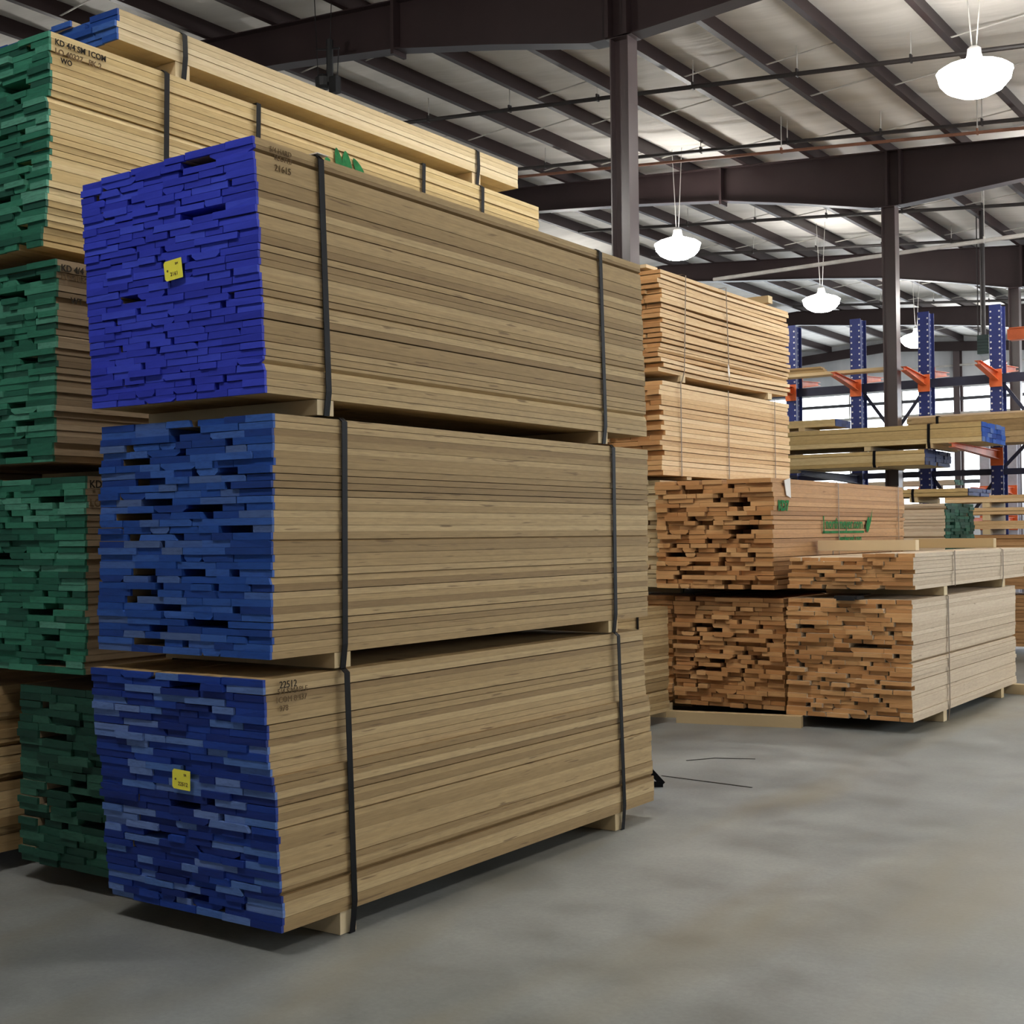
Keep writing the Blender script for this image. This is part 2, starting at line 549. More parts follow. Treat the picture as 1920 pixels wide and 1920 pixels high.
# ---------------------------------------------------------------- lamps
lens_me = MB().lathe([(0.02, -0.21), (0.16, -0.19), (0.27, -0.135), (0.335, -0.06), (0.352, 0.015), (0.30, 0.022), (0.05, 0.024)], 18).mesh('lens', M['lens'], True)
uplight_me = MB().lathe([(0.36, 0.026), (0.362, 0.034), (0.30, 0.075), (0.17, 0.12), (0.085, 0.148)], 18).mesh('added_uplight', M['added_uplight'], True)
house_me = MB().lathe([(0.085, 0.15), (0.07, 0.20), (0.065, 0.26), (0.04, 0.28), (0.012, 0.29)], 14).mesh('housing', M['housing'], True)
LZ = 5.95


def lamp(x, y, lab, z=LZ):
    t = tag(empty('high_bay_lamp', (x, y, z)), lab, 'lamp', 'hanging high-bay lamps')
    put('lens', lens_me, t)
    put('added_uplight', uplight_me, t)
    put('housing', house_me, t)
    top = roof(x) + 0.185 - z
    MB().bar((-0.02, 0, 0.28), (-0.09, 0.02, top), 0.012, sides=6).put('hanger_wire', M['rod'], t)
    MB().bar((0.02, 0, 0.28), (0.10, -0.02, top), 0.012, sides=6).put('hanger_wire', M['rod'], t)
    return t


lamp(-3.52, 13.18, 'bright dome lamp at the upper right, largest in view')
lamp(-9.43, 18.33, 'hanging dome lamp just right of the nearest column, above the tall orange stack')
lamp(-9.47, 24.40, 'hanging dome lamp left of the middle column, above the rack')
lamp(-9.58, 30.58, 'smallest dome lamp, farthest away, right of the middle column')
for i, (x, y) in enumerate([(-3.5, 7.1), (-3.5, 1.0), (-3.5, 19.3), (-3.5, 25.4), (-3.5, 31.5), (-9.45, 6.1), (-9.45, 36.7), (2.4, 7.1), (2.4, 13.2), (2.4, 19.3), (2.4, 1.0), (-15.4, 12.2), (-15.4, 24.4)]):
    lamp(x, y, 'hanging dome lamp of the rows out of view overhead')


# ---------------------------------------------------------------- pipes
def pipe(p, q, r, mat, lab, hangers=()):
    mid = Vector(p)
    t = tag(empty('ceiling_pipe', p), lab, 'pipe', 'pipes under the roof')
    d = Vector(q) - mid
    MB().bar((0, 0, 0), d, r * 2, sides=8).put('pipe_run', mat, t)
    for f in hangers:
        c = d * f
        w = mid + c
        MB().bar(c + Vector((0, 0, 0.0)), c + Vector((0, 0, roof(w.x) + 0.2 - w.z)), 0.014, sides=6).put('hanger_rod', M['rod'], t)
        MB().box(c.x - 0.01, c.x + 0.01, c.y - r - 0.004, c.y + r + 0.004, c.z - r - 0.005, c.z + r + 0.03).put('clamp', mat, t)
    return t


def rp(x, y, dz):
    return (x, y, roof(x) + dz)


hg = (0.06, 0.14, 0.22, 0.30, 0.38, 0.46, 0.54, 0.62, 0.70, 0.78, 0.86)
pipe(rp(-13.6, 14.35, -0.14), rp(3.0, 15.1, -0.14), 0.028, M['pipe'], 'dark sprinkler pipe between the first and second roof beams', hg)
pipe(rp(-13.6, 11.65, -0.14), rp(-6.7, 11.95, -0.14), 0.028, M['pipe'], 'dark sprinkler pipe just behind the nearest roof beam', (0.2, 0.45, 0.7))
pipe(rp(-13.6, 17.35, -0.12), rp(3.0, 17.95, -0.12), 0.028, M['pipe'], 'dark sprinkler pipe just in front of the second roof beam', hg)
pipe(rp(-13.6, 17.15, -0.30), rp(3.0, 17.70, -0.30), 0.022, M['pipe_orange'], 'thin orange-brown conduit running before the second roof beam', hg[::2])
pipe(rp(-13.6, 22.2, -0.12), rp(3.0, 23.2, -0.12), 0.03, M['pipe'], 'dark sprinkler pipe between second and third roof beams', hg)
pipe(rp(-13.6, 25.2, -0.12), rp(3.0, 26.0, -0.12), 0.03, M['pipe'], 'dark sprinkler pipe just before the third roof beam', hg)
pipe(rp(-13.6, 33.0, -0.12), rp(3.0, 33.8, -0.12), 0.032, M['pipe'], 'dark sprinkler pipe before the farthest roof beam', hg)
pipe((-10.4, 21.6, 6.05), (2.0, 21.9, 6.28), 0.035, M['rod'], 'pale grey sprinkler main crossing behind the second roof beam', (0.38, 0.46))
pipe(rp(-13.6, 7.6, -0.14), rp(-6.7, 7.8, -0.14), 0.028, M['pipe'], 'dark pipe under the roof panels at the top left', (0.1, 0.3, 0.5))

# ================================================================= LUMBER
XSEC = [
    [(-0.5, 0.0), (0.5, 0.0), (0.5, 1.0), (-0.5, 1.0)],
    [(-0.5, 0.03), (-0.47, 0.0), (0.5, 0.0), (0.5, 0.96), (-0.5, 1.0)],
    [(-0.5, 0.0), (0.5, 0.0), (0.5, 0.70), (0.44, 1.0), (-0.5, 1.0)],
    [(-0.5, 0.40), (-0.42, 0.0), (0.5, 0.0), (0.5, 1.0), (-0.5, 1.0)],
    [(-0.5, 0.55), (-0.36, 0.0), (0.37, 0.0), (0.5, 0.5), (0.5, 1.0), (-0.5, 1.0)],
    [(-0.5, 0.0), (0.5, 0.0), (0.43, 0.9), (0.38, 1.0), (-0.46, 1.0)],
]


def board_mesh(poly, L, wrap, mats, bow=0.0, rough=0.0):
    n = len(poly)
    ys = [0.0, wrap]
    if bow:
        ys += [L * 0.35, L * 0.68]
    ys.append(L)
    v, f, mi = [], [], []
    for y in ys:
        dz = bow * math.sin(math.pi * y / L * 1.3) if bow else 0.0
        for (x, z) in poly:
            e = rough * rnd.uniform(-1, 1) if y == 0.0 else 0.0
            v.append((x, y + e, z + dz))
    f.append(tuple(range(n)))
    mi.append(1)
    for k in range(len(ys) - 1):
        for i in range(n):
            j = (i + 1) % n
            f.append((k * n + i, (k + 1) * n + i, (k + 1) * n + j, k * n + j))
            mi.append(1 if k == 0 and wrap > 0.006 else 0)
    b = (len(ys) - 1) * n
    f.append(tuple(range(b, b + n))[::-1])
    mi.append(1)
    return mesh_of('board', v, f, mats, mi)


def bundle(label, W, L, H, n, side, end, loc, rz=0.0, bh=0.07, straps=(), bolsters=(), smat='strap', sw=0.03,
           wmin=0.09, wmax=0.23, jit=0.010, deep=0.05, pgap=0.25, gapmax=0.045, sidejit=0.003, lean=None, ylean=0.0, wrap=0.012,
           bow=0.0, fill=0.98, group=None, skip=None, boltmat='pine', cat='lumber bundle', last=None, seed=1, edge_drop=0.0):
    """bundle of boards; local x across, y along the boards from the near end, z up; loc is the near-end centre under the bolsters"""
    R = random.Random(seed)
    o = tag(empty('lumber_bundle', loc, rz), label, cat, group)
    mats = [M[side], M[end]]
    vars_ = [board_mesh(p, L, wrap, mats, (R.uniform(-bow, bow) if bow else 0), 0.0015) for p in (XSEC + ([XSEC[0]] * 3 if bow else []))]
    deep_vars = [board_mesh(p, L, 0.42, mats, 0, 0.0015) for p in XSEC] if wrap > 0.006 else None  # end paint run deep on inner boards, standing in for gap shade
    good = [0, 0, 0, 0, 1, 1] + ([6, 7, 8] if bow else [])
    t = H / n
    for k in range(n):
        z = bh + k * t
        f = k / max(1, n - 1)
        dx = lean(f) if lean else 0.0
        ws = []
        while sum(ws) < W - wmin * 0.6:
            ws.append(R.uniform(wmin, wmax))
        gaps = [R.choice((0.001, 0.002, 0.004)) for _ in ws[:-1]]
        for g in range(len(gaps)):
            if R.random() < pgap / max(1, len(gaps)) * 2:
                gaps[g] = R.uniform(0.012, gapmax)
        sc = (W - sum(gaps)) / sum(ws)
        ws = [w * sc for w in ws]
        x = -W / 2
        for i, w in enumerate(ws):
            if not (skip and skip(k, i, len(ws), x, w)):
                edge = i == 0 or i == len(ws) - 1
                sj = R.uniform(-sidejit, sidejit) if edge else 0.0
                dy = R.gauss(0, jit)
                if R.random() < deep and not edge and 0 < k < n - 1:
                    dy = R.uniform(0.06, 0.35)
                dy = max(-0.03, dy)
                vi = R.choice(good) if R.random() < (0.92 if edge else 0.75) else R.randrange(2, 6)
                tt = t * (fill if R.random() < 0.78 else fill * R.uniform(0.88, 0.98))
                drop = edge_drop * f * ((x + w / 2 - W / 2) / W) ** 2
                put('board', deep_vars[vi] if deep_vars and vi < 6 and not edge and 0 < k < n - 1 else vars_[vi], o, (x + w / 2 + sj + dx, dy + ylean * f, z - drop), (0, 0, 0), (w, (L - max(0.0, dy)) / L, tt))
            x += w + (gaps[i] if i < len(gaps) else 0)
    for y in bolsters:
        MB().box(-W / 2 + 0.004, W / 2 - 0.004, y - 0.045, y + 0.045, 0.002, bh - 0.002).put('bolster', M[boltmat], o)
    m = 0.006 + sidejit * 1.2
    for st in straps:
        yt, yb = st if isinstance(st, tuple) else (st, st)
        dxt = max(lean(1.0), lean(0.6), lean(0.8)) if lean else 0.0
        dxb = max(lean(0.0), lean(0.3)) if lean else 0.0
        zb = 0.0 if any(abs(y - yb) < 0.1 for y in bolsters) else bh - 0.004
        pts = [(-W / 2 - m + dxb, zb, yb), (W / 2 + m + dxb, zb, yb), (W / 2 + m + dxt, bh + H + 0.005, yt), (-W / 2 - m + dxt, bh + H + 0.005, yt)]
        if zb == 0.0:
            pts = [(-W / 2 - 0.001 + dxb, 0.0, yb), (W / 2 + 0.001 + dxb, 0.0, yb), (W / 2 + m + dxb, bh + 0.03, yb + 0.004), (W / 2 + m + dxt, bh + H - 0.01, yt), (W / 2 - 0.01 + dxt, bh + H + 0.006, yt), (-W / 2 + 0.01 + dxt, bh + H + 0.006, yt), (-W / 2 - m + dxt, bh + H - 0.01, yt), (-W / 2 - m + dxb, bh + 0.03, yb + 0.004)]
        nn = len(pts)
        cx = sum(p[0] for p in pts) / nn
        cz = sum(p[1] for p in pts) / nn
        v, fcs = [], []
        for p in pts:
            ox = 0.0022 if p[0] > cx else -0.0022
            oz = 0.0018 if p[1] > cz else 0.0
            v += [(p[0], p[2] - sw / 2, p[1]), (p[0], p[2] + sw / 2, p[1]), (p[0] + ox, p[2] - sw / 2, p[1] + oz), (p[0] + ox, p[2] + sw / 2, p[1] + oz)]
        for i in range(nn):
            j = (i + 1) % nn
            a, b = 4 * i, 4 * j
            fcs += [(a, b, b + 1, a + 1), (a + 2, a + 3, b + 3, b + 2), (a, a + 2, b + 2, b), (a + 1, b + 1, b + 3, a + 3)]
        put('strap', mesh_of('strap', v, fcs, [M[smat]]), o)
    return o


def card_tag(parent, x, z, y, tilt, body, extra):
    w, h = 0.092, 0.074
    poly = [(-w / 2 + 0.008, -h / 2), (w / 2 - 0.002, -h / 2), (w / 2, -h / 2 + 0.002), (w / 2, h / 2), (-w / 2 + 0.008, h / 2), (-w / 2, h / 2 - 0.008), (-w / 2, -h / 2 + 0.008)]
    c = MB().prism(poly, 'y', -0.0006, 0.0006).put('yellow_tag', M['tag'], parent, (x, y, z), (0.04, tilt, 0.05))
    text_part('tag_number', body, 0.020, M['ink_soft'], c, (-0.016, -0.0011, -0.022), FRONT)
    text_part('tag_print', extra, 0.012, M['ink_soft'], c, (0.013, -0.0011, 0.016), FRONT)
    MB().lathe([(0.004, -0.0005), (0.004, 0.0005)], 10).put('staple_hole', M['ink_soft'], c, (-0.029, -0.0012, 0.0), (math.pi / 2, 0, 0))
    c['label'] = 'yellow inventory tag stapled to the painted board ends'
    return c


# ---------------------------------------------------------------- blue-ended stack in front (three bundles)
g_blue = 'blue-ended bundles of the front stack'
AX, AW = -3.845, 0.945
A1 = bundle('bottom bundle of the front stack, patchy two-tone blue board ends', AW, 2.77, 0.905, 34, 'maple', 'blue_two', (AX, 3.43, 0.0), bh=0.09,
            straps=((0.34, 0.37), (2.39, 2.43)), bolsters=(0.36, 2.42), ylean=-0.07, lean=lambda f: -0.014 if f > 0.62 else 0.006, pgap=0.12, deep=0.02, jit=0.0045, group=g_blue, seed=11, sidejit=0.004)
A2 = bundle('middle bundle of the front stack, dull cobalt board ends with dark gaps', AW, 2.78, 0.880, 33, 'maple', 'blue_mixed', (AX, 3.385, 1.003), bh=0.062,
            straps=((0.39, 0.38), (2.42, 2.42)), bolsters=(0.385, 2.42), ylean=0.02, pgap=0.35, gapmax=0.075, deep=0.06, jit=0.004, group=g_blue, seed=22, sidejit=0.003)
A3 = bundle('top bundle of the front stack, bright ultramarine board ends', AW, 2.81, 0.905, 34, 'maple', 'blue_bright', (AX, 3.365, 1.952), bh=0.062,
            straps=((0.29, 0.32), (2.33, 2.36)), bolsters=(0.32, 2.36), ylean=-0.05, pgap=0.45, gapmax=0.03, deep=0.02, jit=0.0022, group=g_blue, seed=33, sidejit=0.003, edge_drop=0.03)
card_tag(A3, 0.045, 0.545, -0.040, -0.10, '2161', 'SM')
card_tag(A1, 0.02, 0.60, -0.058, 0.05, '22512', '5A')
text_part('handwriting', '22512', 0.036, M['ink'], A1, (AW / 2 - 0.001, 0.0, 0.09 + 0.905 - 0.024 - 0.012), SIDE)
text_part('handwriting', '5/4 S.MAPLE', 0.030, M['ink_soft'], A1, (AW / 2 - 0.001, -0.01, 0.09 + 0.905 - 0.058), SIDE)
text_part('handwriting', '1COM 8 437', 0.030, M['ink_soft'], A1, (AW / 2 - 0.001, -0.02, 0.09 + 0.905 - 0.087), SIDE)
text_part('handwriting', '978', 0.030, M['ink_soft'], A1, (AW / 2 - 0.001, 0.0, 0.09 + 0.905 - 0.118), SIDE)
text_part('handwriting', '5/4 HARD', 0.026, M['ink_soft'], A3, (AW / 2 + 0.003, 0.03, 0.93), SIDE)
text_part('handwriting', '1COM 8', 0.026, M['ink_soft'], A3, (AW / 2 + 0.003, 0.05, 0.905), SIDE)
text_part('handwriting', '21615', 0.034, M['ink_soft'], A3, (AW / 2 + 0.003, 0.055, 0.865), SIDE)
MB().box(AW / 2 - 0.05, AW / 2 + 0.012, 0.27, 0.33, 0.9765, 0.9795).put('strap_guard', M['paper'], A3)

# ---------------------------------------------------------------- green-ended stack behind it
g_green = 'green-ended bundles of the left stack'
bundle('lowest bundle of the left stack, green board ends darkened by painted-in shade', 0.77, 2.72, 0.77, 24, 'maple_grey', 'green_dark_shaded', (-4.745, 3.60, 0.0), bh=0.09,
       straps=(0.4, 2.3), bolsters=(0.4, 2.3), deep=0.12, pgap=0.5, gapmax=0.06, jit=0.010, group=g_green, seed=41, wmin=0.1)
B2 = bundle('second lowest bundle of the left stack, light green board ends', 1.0, 2.75, 0.84, 31, 'maple_grey', 'green', (-5.15, 3.58, 0.868), bh=0.06,
            straps=(0.6, 2.3), bolsters=(0.6, 2.3), deep=0.05, pgap=0.4, jit=0.005, group=g_green, seed=42, sidejit=0.005)
B3 = bundle('third bundle up of the left stack, mid green board ends with dark gaps', 1.0, 3.3, 0.875, 32, 'maple_grey', 'green', (-5.345, 3.58, 1.778), bh=0.06,
            straps=(0.7, 2.7), bolsters=(0.7, 2.7), deep=0.09, pgap=0.5, gapmax=0.06, jit=0.006, group=g_green, seed=43, sidejit=0.006, lean=lambda f: 0.03 * f - 0.02)
B4 = bundle('topmost green-ended bundle, bright yellow board sides with green leaf stamp', 1.0, 3.87, 0.93, 33, 'maple_yellow', 'green', (-5.40, 3.58, 2.722), bh=0.06,
            straps=(0.64, 1.24, 2.60, 3.20), bolsters=(0.64, 3.2), deep=0.10, pgap=0.5, gapmax=0.06, jit=0.007, group=g_green, seed=44, sidejit=0.004, lean=lambda f: 0.03 * f - 0.04 * max(0, 0.25 - f) * 4)
xb = 0.5 + 0.0075
for (s, y, z, sz, m) in (('KD 4/4 SM 1COM', 0.02, 0.935, 0.036, 'ink'), ('LO 40327   PK 2', 0.02, 0.894, 0.036, 'ink_soft'), ('WO', 0.05, 0.862, 0.032, 'ink')):
    text_part('stencil_text', s, sz, M[m], B4, (xb + 0.028, y, z), SIDE, bold=0.0008)
for (s, y, z, sz, m) in (('KD 4/4 SM', 0.02, 0.885, 0.040, 'ink'), ('LO 40327', 0.02, 0.848, 0.040, 'ink_soft'), ('WT', 0.07, 0.75, 0.036, 'ink')):
    text_part('stencil_text', s, sz, M[m], B3, (0.517, y, z), SIDE, bold=0.0008)
for (s, y, z, sz, m) in (('KD 4/4', 0.02, 0.85, 0.046, 'ink'), ('LO 40', 0.02, 0.77, 0.046, 'ink_soft')):
    text_part('stencil_text', s, sz, M[m], B2, (0.507, y, z), SIDE, bold=0.0008)


def leaf(parent, y, z, ln, wd, ang, x):
    pts = []
    for i in range(14):
        t = i / 13 * 2 * math.pi
        u = ln * 0.5 * math.cos(t)
        v = wd * 0.5 * math.sin(t) * (1 - 0.35 * math.cos(t))
        pts.append((y + u * math.cos(ang) - v * math.sin(ang), z + u * math.sin(ang) + v * math.cos(ang)))
    MB().prism(pts, 'x', x, x + 0.001).put('leaf_stamp', M['ink_green'], parent)


for (dy, dz, ln, wd, an) in ((0.0, 0.01, 0.12, 0.055, 1.85), (0.07, 0.0, 0.135, 0.075, 1.75), (0.17, -0.012, 0.14, 0.06, 2.3), (-0.085, -0.02, 0.045, 0.035, 0.3)):
    leaf(B4, 1.85 + dy, 0.845 + dz, ln, wd, an, xb + 0.025)

bundle('thin blue-ended bundle lying on top of the left stack', 0.95, 3.32, 0.145, 5, 'maple_pale', 'blue_mixed', (-5.425, 3.99, 3.722), bh=0.10,
       straps=(0.41, 2.85), bolsters=(0.41, 2.85), deep=0.0, pgap=0.1, jit=0.02, seed=45, sidejit=0.006)
bundle('weathered bare-sided bundle at the far left edge on the floor', 0.95, 3.0, 0.75, 19, 'maple', 'maple_grey', (-5.78, 3.54, 0.0), bh=0.09,
       straps=(0.9, 2.5), bolsters=(0.9, 2.5), seed=46, sidejit=0.012, jit=0.02, wmin=0.14)

bundle('middle bare bundle, unseen, added to block light behind the green-ended stack', 0.95, 2.8, 0.62, 16, 'maple_grey', 'maple_grey', (-6.40, 3.70, 0.87), bh=0.06,  # two unseen bundles added to keep the gaps of the green stack dark
       straps=(0.7, 2.2), bolsters=(0.7, 2.2), seed=47, wmin=0.2, wmax=0.3, deep=0.0)
bundle('top bare bundle, unseen, added to block light behind the green-ended stack', 0.95, 2.8, 0.86, 20, 'maple_grey', 'maple_grey', (-6.40, 3.72, 1.56), bh=0.06,
       straps=(0.7, 2.2), bolsters=(0.7, 2.2), seed=48, wmin=0.2, wmax=0.3, deep=0.0)

# ---------------------------------------------------------------- low bundle between the front stack and the orange stacks
bundle('low grey-tan bundle between the front stack and the orange stack', 0.95, 2.72, 0.83, 30, 'maple', 'maple_grey', (-5.435, 6.68, 0.0), bh=0.09,
       straps=(0.5, 2.2), bolsters=(0.5, 2.2), seed=51, sidejit=0.004, wmin=0.14)

# ---------------------------------------------------------------- orange stacks
kw = dict(side='alder_brown', end='alder_end', smat='strap_tan', sw=0.014, wrap=0.004, jit=0.022, wmin=0.07, wmax=0.26)
bundle('lower bundle of the middle orange stack, rough brown board ends', 0.965, 3.1, 0.885, 25, loc=(-4.65, 9.84, 0.0), bh=0.09, straps=(0.9, 2.4), bolsters=(0.9, 2.4), deep=0.08, pgap=0.7, seed=61, sidejit=0.008, **kw)
D2 = bundle('upper bundle of the middle orange stack with green web-address stencil', 1.03, 3.2, 0.88, 24, loc=(-4.712, 9.72, 0.985), bh=0.065, straps=(1.38, 2.98), bolsters=(1.38, 2.6), deep=0.14, pgap=0.8, gapmax=0.07, seed=62, sidejit=0.010, **kw)
xs_ = 0.515 + 0.014
text_part('stencil_text', 'northmeyer.com', 0.125, M['ink_green'], D2, (xs_, 1.09, 0.545), SIDE, sx=1.06, bold=0.003)
text_part('stencil_text', 'hardwood .com', 0.075, M['ink_green'], D2, (xs_, 1.40, 0.43), SIDE, sx=1.15, bold=0.002)
text_part('stencil_text', 'KD7', 0.11, M['ink_green'], D2, (xs_, 0.08, 0.69), SIDE, bold=0.006)
MB().box(xs_, xs_ + 0.0012, 1.03, 1.05, 0.50, 0.65).put('stencil_frame', M['ink_green'], D2)
MB().box(xs_, xs_ + 0.0012, 1.02, 2.02, 0.502, 0.522).put('stencil_frame', M['ink_green'], D2)
leaf(D2, 2.13, 0.58, 0.15, 0.08, 1.2, xs_)
MB().prism([(2.10, 0.50), (2.16, 0.54), (2.22, 0.62), (2.25, 0.72), (2.20, 0.64), (2.14, 0.57)], 'x', xs_, xs_ + 0.0012).put('stencil_frame', M['ink_green'], D2)
MB().prism([(0.20, 0.93), (0.32, 0.95), (0.33, 0.79), (0.24, 0.81)], 'x', xs_, xs_ + 0.004).put('paper_slip', M['paper'], D2)

kf = dict(side='alder_side', end='alder_end', smat='strap_tan', sw=0.014, wrap=0.004, jit=0.02, wmin=0.10, wmax=0.26)
FX = -5.63
bundle('bottom bundle of the tall orange stack, hidden behind its neighbours', 0.84, 2.75, 0.885, 24, loc=(FX, 9.95, 0.0), bh=0.09, straps=(0.4, 2.3), bolsters=(0.4, 2.3), seed=70, **kf)
bundle('pale second bundle of the tall orange stack, seen as a narrow strip', 0.84, 2.75, 0.90, 24, loc=(FX - 0.055, 9.86, 0.985), bh=0.065, straps=(0.4, 2.3), bolsters=(0.4, 2.3), seed=71, side='alder_side', end='pine', smat='strap_tan', sw=0.014, wrap=0.004, jit=0.012)
bundle('third bundle of the tall orange stack, even pale side boards and three straps', 0.84, 2.71, 0.80, 19, loc=(FX, 9.80, 1.958), bh=0.03, straps=(0.32, 1.26, 2.31), bolsters=(0.5, 2.2), seed=72, deep=0.02, sidejit=0.009, fill=0.93, bow=0.10, **kf)
F4 = bundle('top bundle of the tall orange stack, warped boards fanning apart', 0.84, 2.73, 0.87, 21, loc=(FX, 9.80, 2.795), bh=0.062, straps=((0.42, 0.37), (1.22, 1.27)), bolsters=(0.40, 2.25), seed=73, deep=0.02, sidejit=0.016, fill=0.79, bow=0.65, **kf)
MB().prism([(1.235, 0.245), (1.26, 0.215), (1.275, 0.16), (1.255, 0.12), (1.235, 0.17)], 'x', 0.42 + 0.028, 0.42 + 0.031).put('paper_tag', M['paper'], F4)
tag(MB().box(-0.44, 0.13, -0.05, 0.05, 0, 0.07).put('wood_block', M['pine'], None, (-5.34, 12.08, 3.742)), 'pale wood block lying across the top orange bundle', 'wood block')
tag(MB().box(-0.22, 0.18, -0.10, 0.10, 0, 0.028).put('loose_board', M['alder_side'], None, (-5.52, 9.90, 3.742)), 'short board scrap on the near corner of the tall stack', 'board')

kg = dict(side='birch', end='alder_end', smat='strap_tan', sw=0.02, wrap=0.004, jit=0.018, wmin=0.07, wmax=0.27)
bundle('lower bundle of the right stack, pale smooth side and orange ends', 0.97, 3.02, 0.90, 27, loc=(-3.595, 9.70, 0.0), bh=0.09, straps=(0.88,), bolsters=(0.82, 2.55), seed=81, deep=0.05, pgap=0.6, sidejit=0.008, fill=0.992, **kg)
bundle('thin upper bundle of the right stack, brightly lit top', 0.97, 3.30, 0.27, 9, loc=(-3.57, 9.70, 0.992), bh=0.073, straps=(0.98, 2.45), bolsters=(0.80, 2.55), seed=82, deep=0.02, pgap=0.4, sidejit=0.010, skip=lambda k, i, m, x, w: k == 8 and x < 0.02, **kg)
tag(MB().box(-0.41, 0.41, -0.045, 0.045, 0, 0.085).put('timber_block', M['pine'], None, (-3.755, 10.62, 1.343), (0, 0, 0.0)), 'near pale timber lying on the right stack', 'timber', 'timbers on the right stack')
tag(MB().box(-0.36, 0.36, -0.045, 0.045, 0, 0.085).put('timber_block', M['pine'], None, (-3.52, 12.25, 1.343), (0, 0, 0.0)), 'far pale timber lying on the right stack beyond the first', 'timber', 'timbers on the right stack')
tag(MB().box(-0.09, 0.09, -0.10, 0.05, 0, 0.022).box(-0.07, 0.07, -0.11, -0.10, -0.012, 0.022).put('dark_wedge', M['black'], None, (-3.58, 9.73, 0.993)), 'small dark wedge in the gap of the right stack', 'wedge')

# ---------------------------------------------------------------- scraps on the floor
tag(MB().box(-0.49, 0.49, -0.045, 0.045, 0, 0.088).put('floor_timber', M['pine'], None, (-4.42, 9.53, 0), (0, 0, math.radians(13))), 'long pale timber lying on the floor before the orange stack', 'timber')
tag(MB().box(-0.19, 0.19, -0.045, 0.045, 0, 0.05).put('floor_timber', M['pine'], None, (-5.02, 9.68, 0), (0, 0, math.radians(13))), 'short flat timber on the floor beside the longer one', 'timber')
tag(MB().box(-0.075, 0.075, -0.1, 0.1, 0, 0.10).put('floor_block', M['pine'], None, (-5.19, 9.68, 0), (0, 0, 0.2)), 'square pale block at the corner of the orange stack', 'wood block')
tag(MB().box(-0.6, 0.5, -0.05, 0.05, 0, 0.09).put('floor_timber', M['pine'], None, (-2.95, 12.6, 0), (0, 0, -0.12)), 'pale timber on the floor at the far right of the right stack', 'timber')
sl = empty('strap_offcut', (-3.72, 6.96, 0))
tag(sl, 'bent black strap offcut behind the front stack', 'strap')
MB().bar((-0.10, -0.06, 0.145), (0.0, 0.0, 0.018), 0.006, 0.034).put('strap_piece', M['strap'], sl)
MB().bar((0.0, 0.0, 0.018), (-0.36, -0.25, 0.018), 0.006, 0.034).put('strap_piece', M['strap'], sl)
tag(MB().bar((-4.02, 7.85, 0.002), (-3.9, 8.03, 0.003), 0.012, 0.002).bar((-3.9, 8.03, 0.003), (-3.66, 8.14, 0.002), 0.012, 0.002).put('floor_strap', M['strap'], None), 'curved dark strap scrap flat on the floor, farther one', 'strap')
tag(MB().bar((-3.9, 7.28, 0.002), (-3.27, 7.22, 0.002), 0.012, 0.002).put('floor_strap', M['strap'], None), 'straight dark strap scrap flat on the floor, nearer one', 'strap')

# ================================================================= RACK
def rack(y, xs, top, mat, label, arms, ties, braces, holes=True):
    t = tag(empty('cantilever_rack', (xs[0], y, 0)), label, 'rack')
    x0 = xs[0]
    for x in xs:
        u = MB()
        u.box(x - x0 - 0.085, x - x0 + 0.085, -0.13, -0.118, 0, top)
        u.box(x - x0 - 0.085, x - x0 + 0.085, 0.118, 0.13, 0, top)
        u.box(x - x0 - 0.045, x - x0 - 0.037, -0.118, 0.118, 0, top)
        u.box(x - x0 + 0.037, x - x0 + 0.045, -0.118, 0.118, 0, top)
        up_ = u.put('upright', M[mat], t)
        if holes:
            h = MB()
            z = 0.3
            while z < top - 0.1:
                for s in (-1, 1):
                    h.lathe([(0.014, -0.1325), (0.014, -0.1305)], 8)
                    for q in range(16):
                        vx, vy, vz = h.v[-16 + q]
                        h.v[-16 + q] = (x - x0 + s * 0.062 + vx, vz, z + vy)
                    h.lathe([(0.014, 0.0), (0.014, 0.002)], 8)
                    for q in range(16):
                        vx, vy, vz = h.v[-16 + q]
                        h.v[-16 + q] = (x - x0 + 0.0452 + vz, s * 0.07 + vx, z + vy)
                z += 0.09
            hp = h.put('slot_row', M['hole'], up_)
            hp['kind'] = 'stuff'
        MB().box(x - x0 - 0.1, x - x0 + 0.1, -1.2, 0.6, 0.0, 0.14).put('base_leg', M[mat], t)
    for (x, z, ln, rise, *am) in arms:
        am = am[0] if am else 'rack_orange'
        a = MB()
        s = -1 if ln > 0 else 1
        tip = s * (0.13 + abs(ln))
        a.prism([(s * 0.13, z - 0.13), (tip, z - 0.06 + rise), (tip, z + rise), (s * 0.13, z)], 'x', x - x0 - 0.005, x - x0 + 0.005)
        a.prism([(s * 0.13, z - 0.008), (tip, z - 0.008 + rise), (tip, z + rise), (s * 0.13, z)], 'x', x - x0 - 0.045, x - x0 + 0.045)
        a.prism([(s * 0.13, z - 0.13), (tip, z - 0.06 + rise), (tip, z - 0.052 + rise), (s * 0.13, z - 0.122)], 'x', x - x0 - 0.045, x - x0 + 0.045)
        ar = a.put('arm', M[am], t)
        MB().box(x - x0 - 0.09, x - x0 + 0.09, s * 0.145 if s < 0 else 0.131, -0.131 if s < 0 else 0.145, z - 0.22, z + 0.04).put('arm_bracket', M[am], ar)
    for (xa, xb_, z, h) in ties:
        MB().box(xa - x0, xb_ - x0, 0.02, 0.06, z - h / 2, z + h / 2).put('tie_beam', M['rack_dark'], t)
    for (xa, za, xb_, zb) in braces:
        MB().bar((xa - x0, 0.075, za), (xb_ - x0, 0.075, zb), 0.02, 0.05).put('brace', M['rack_dark'], t)
    return t


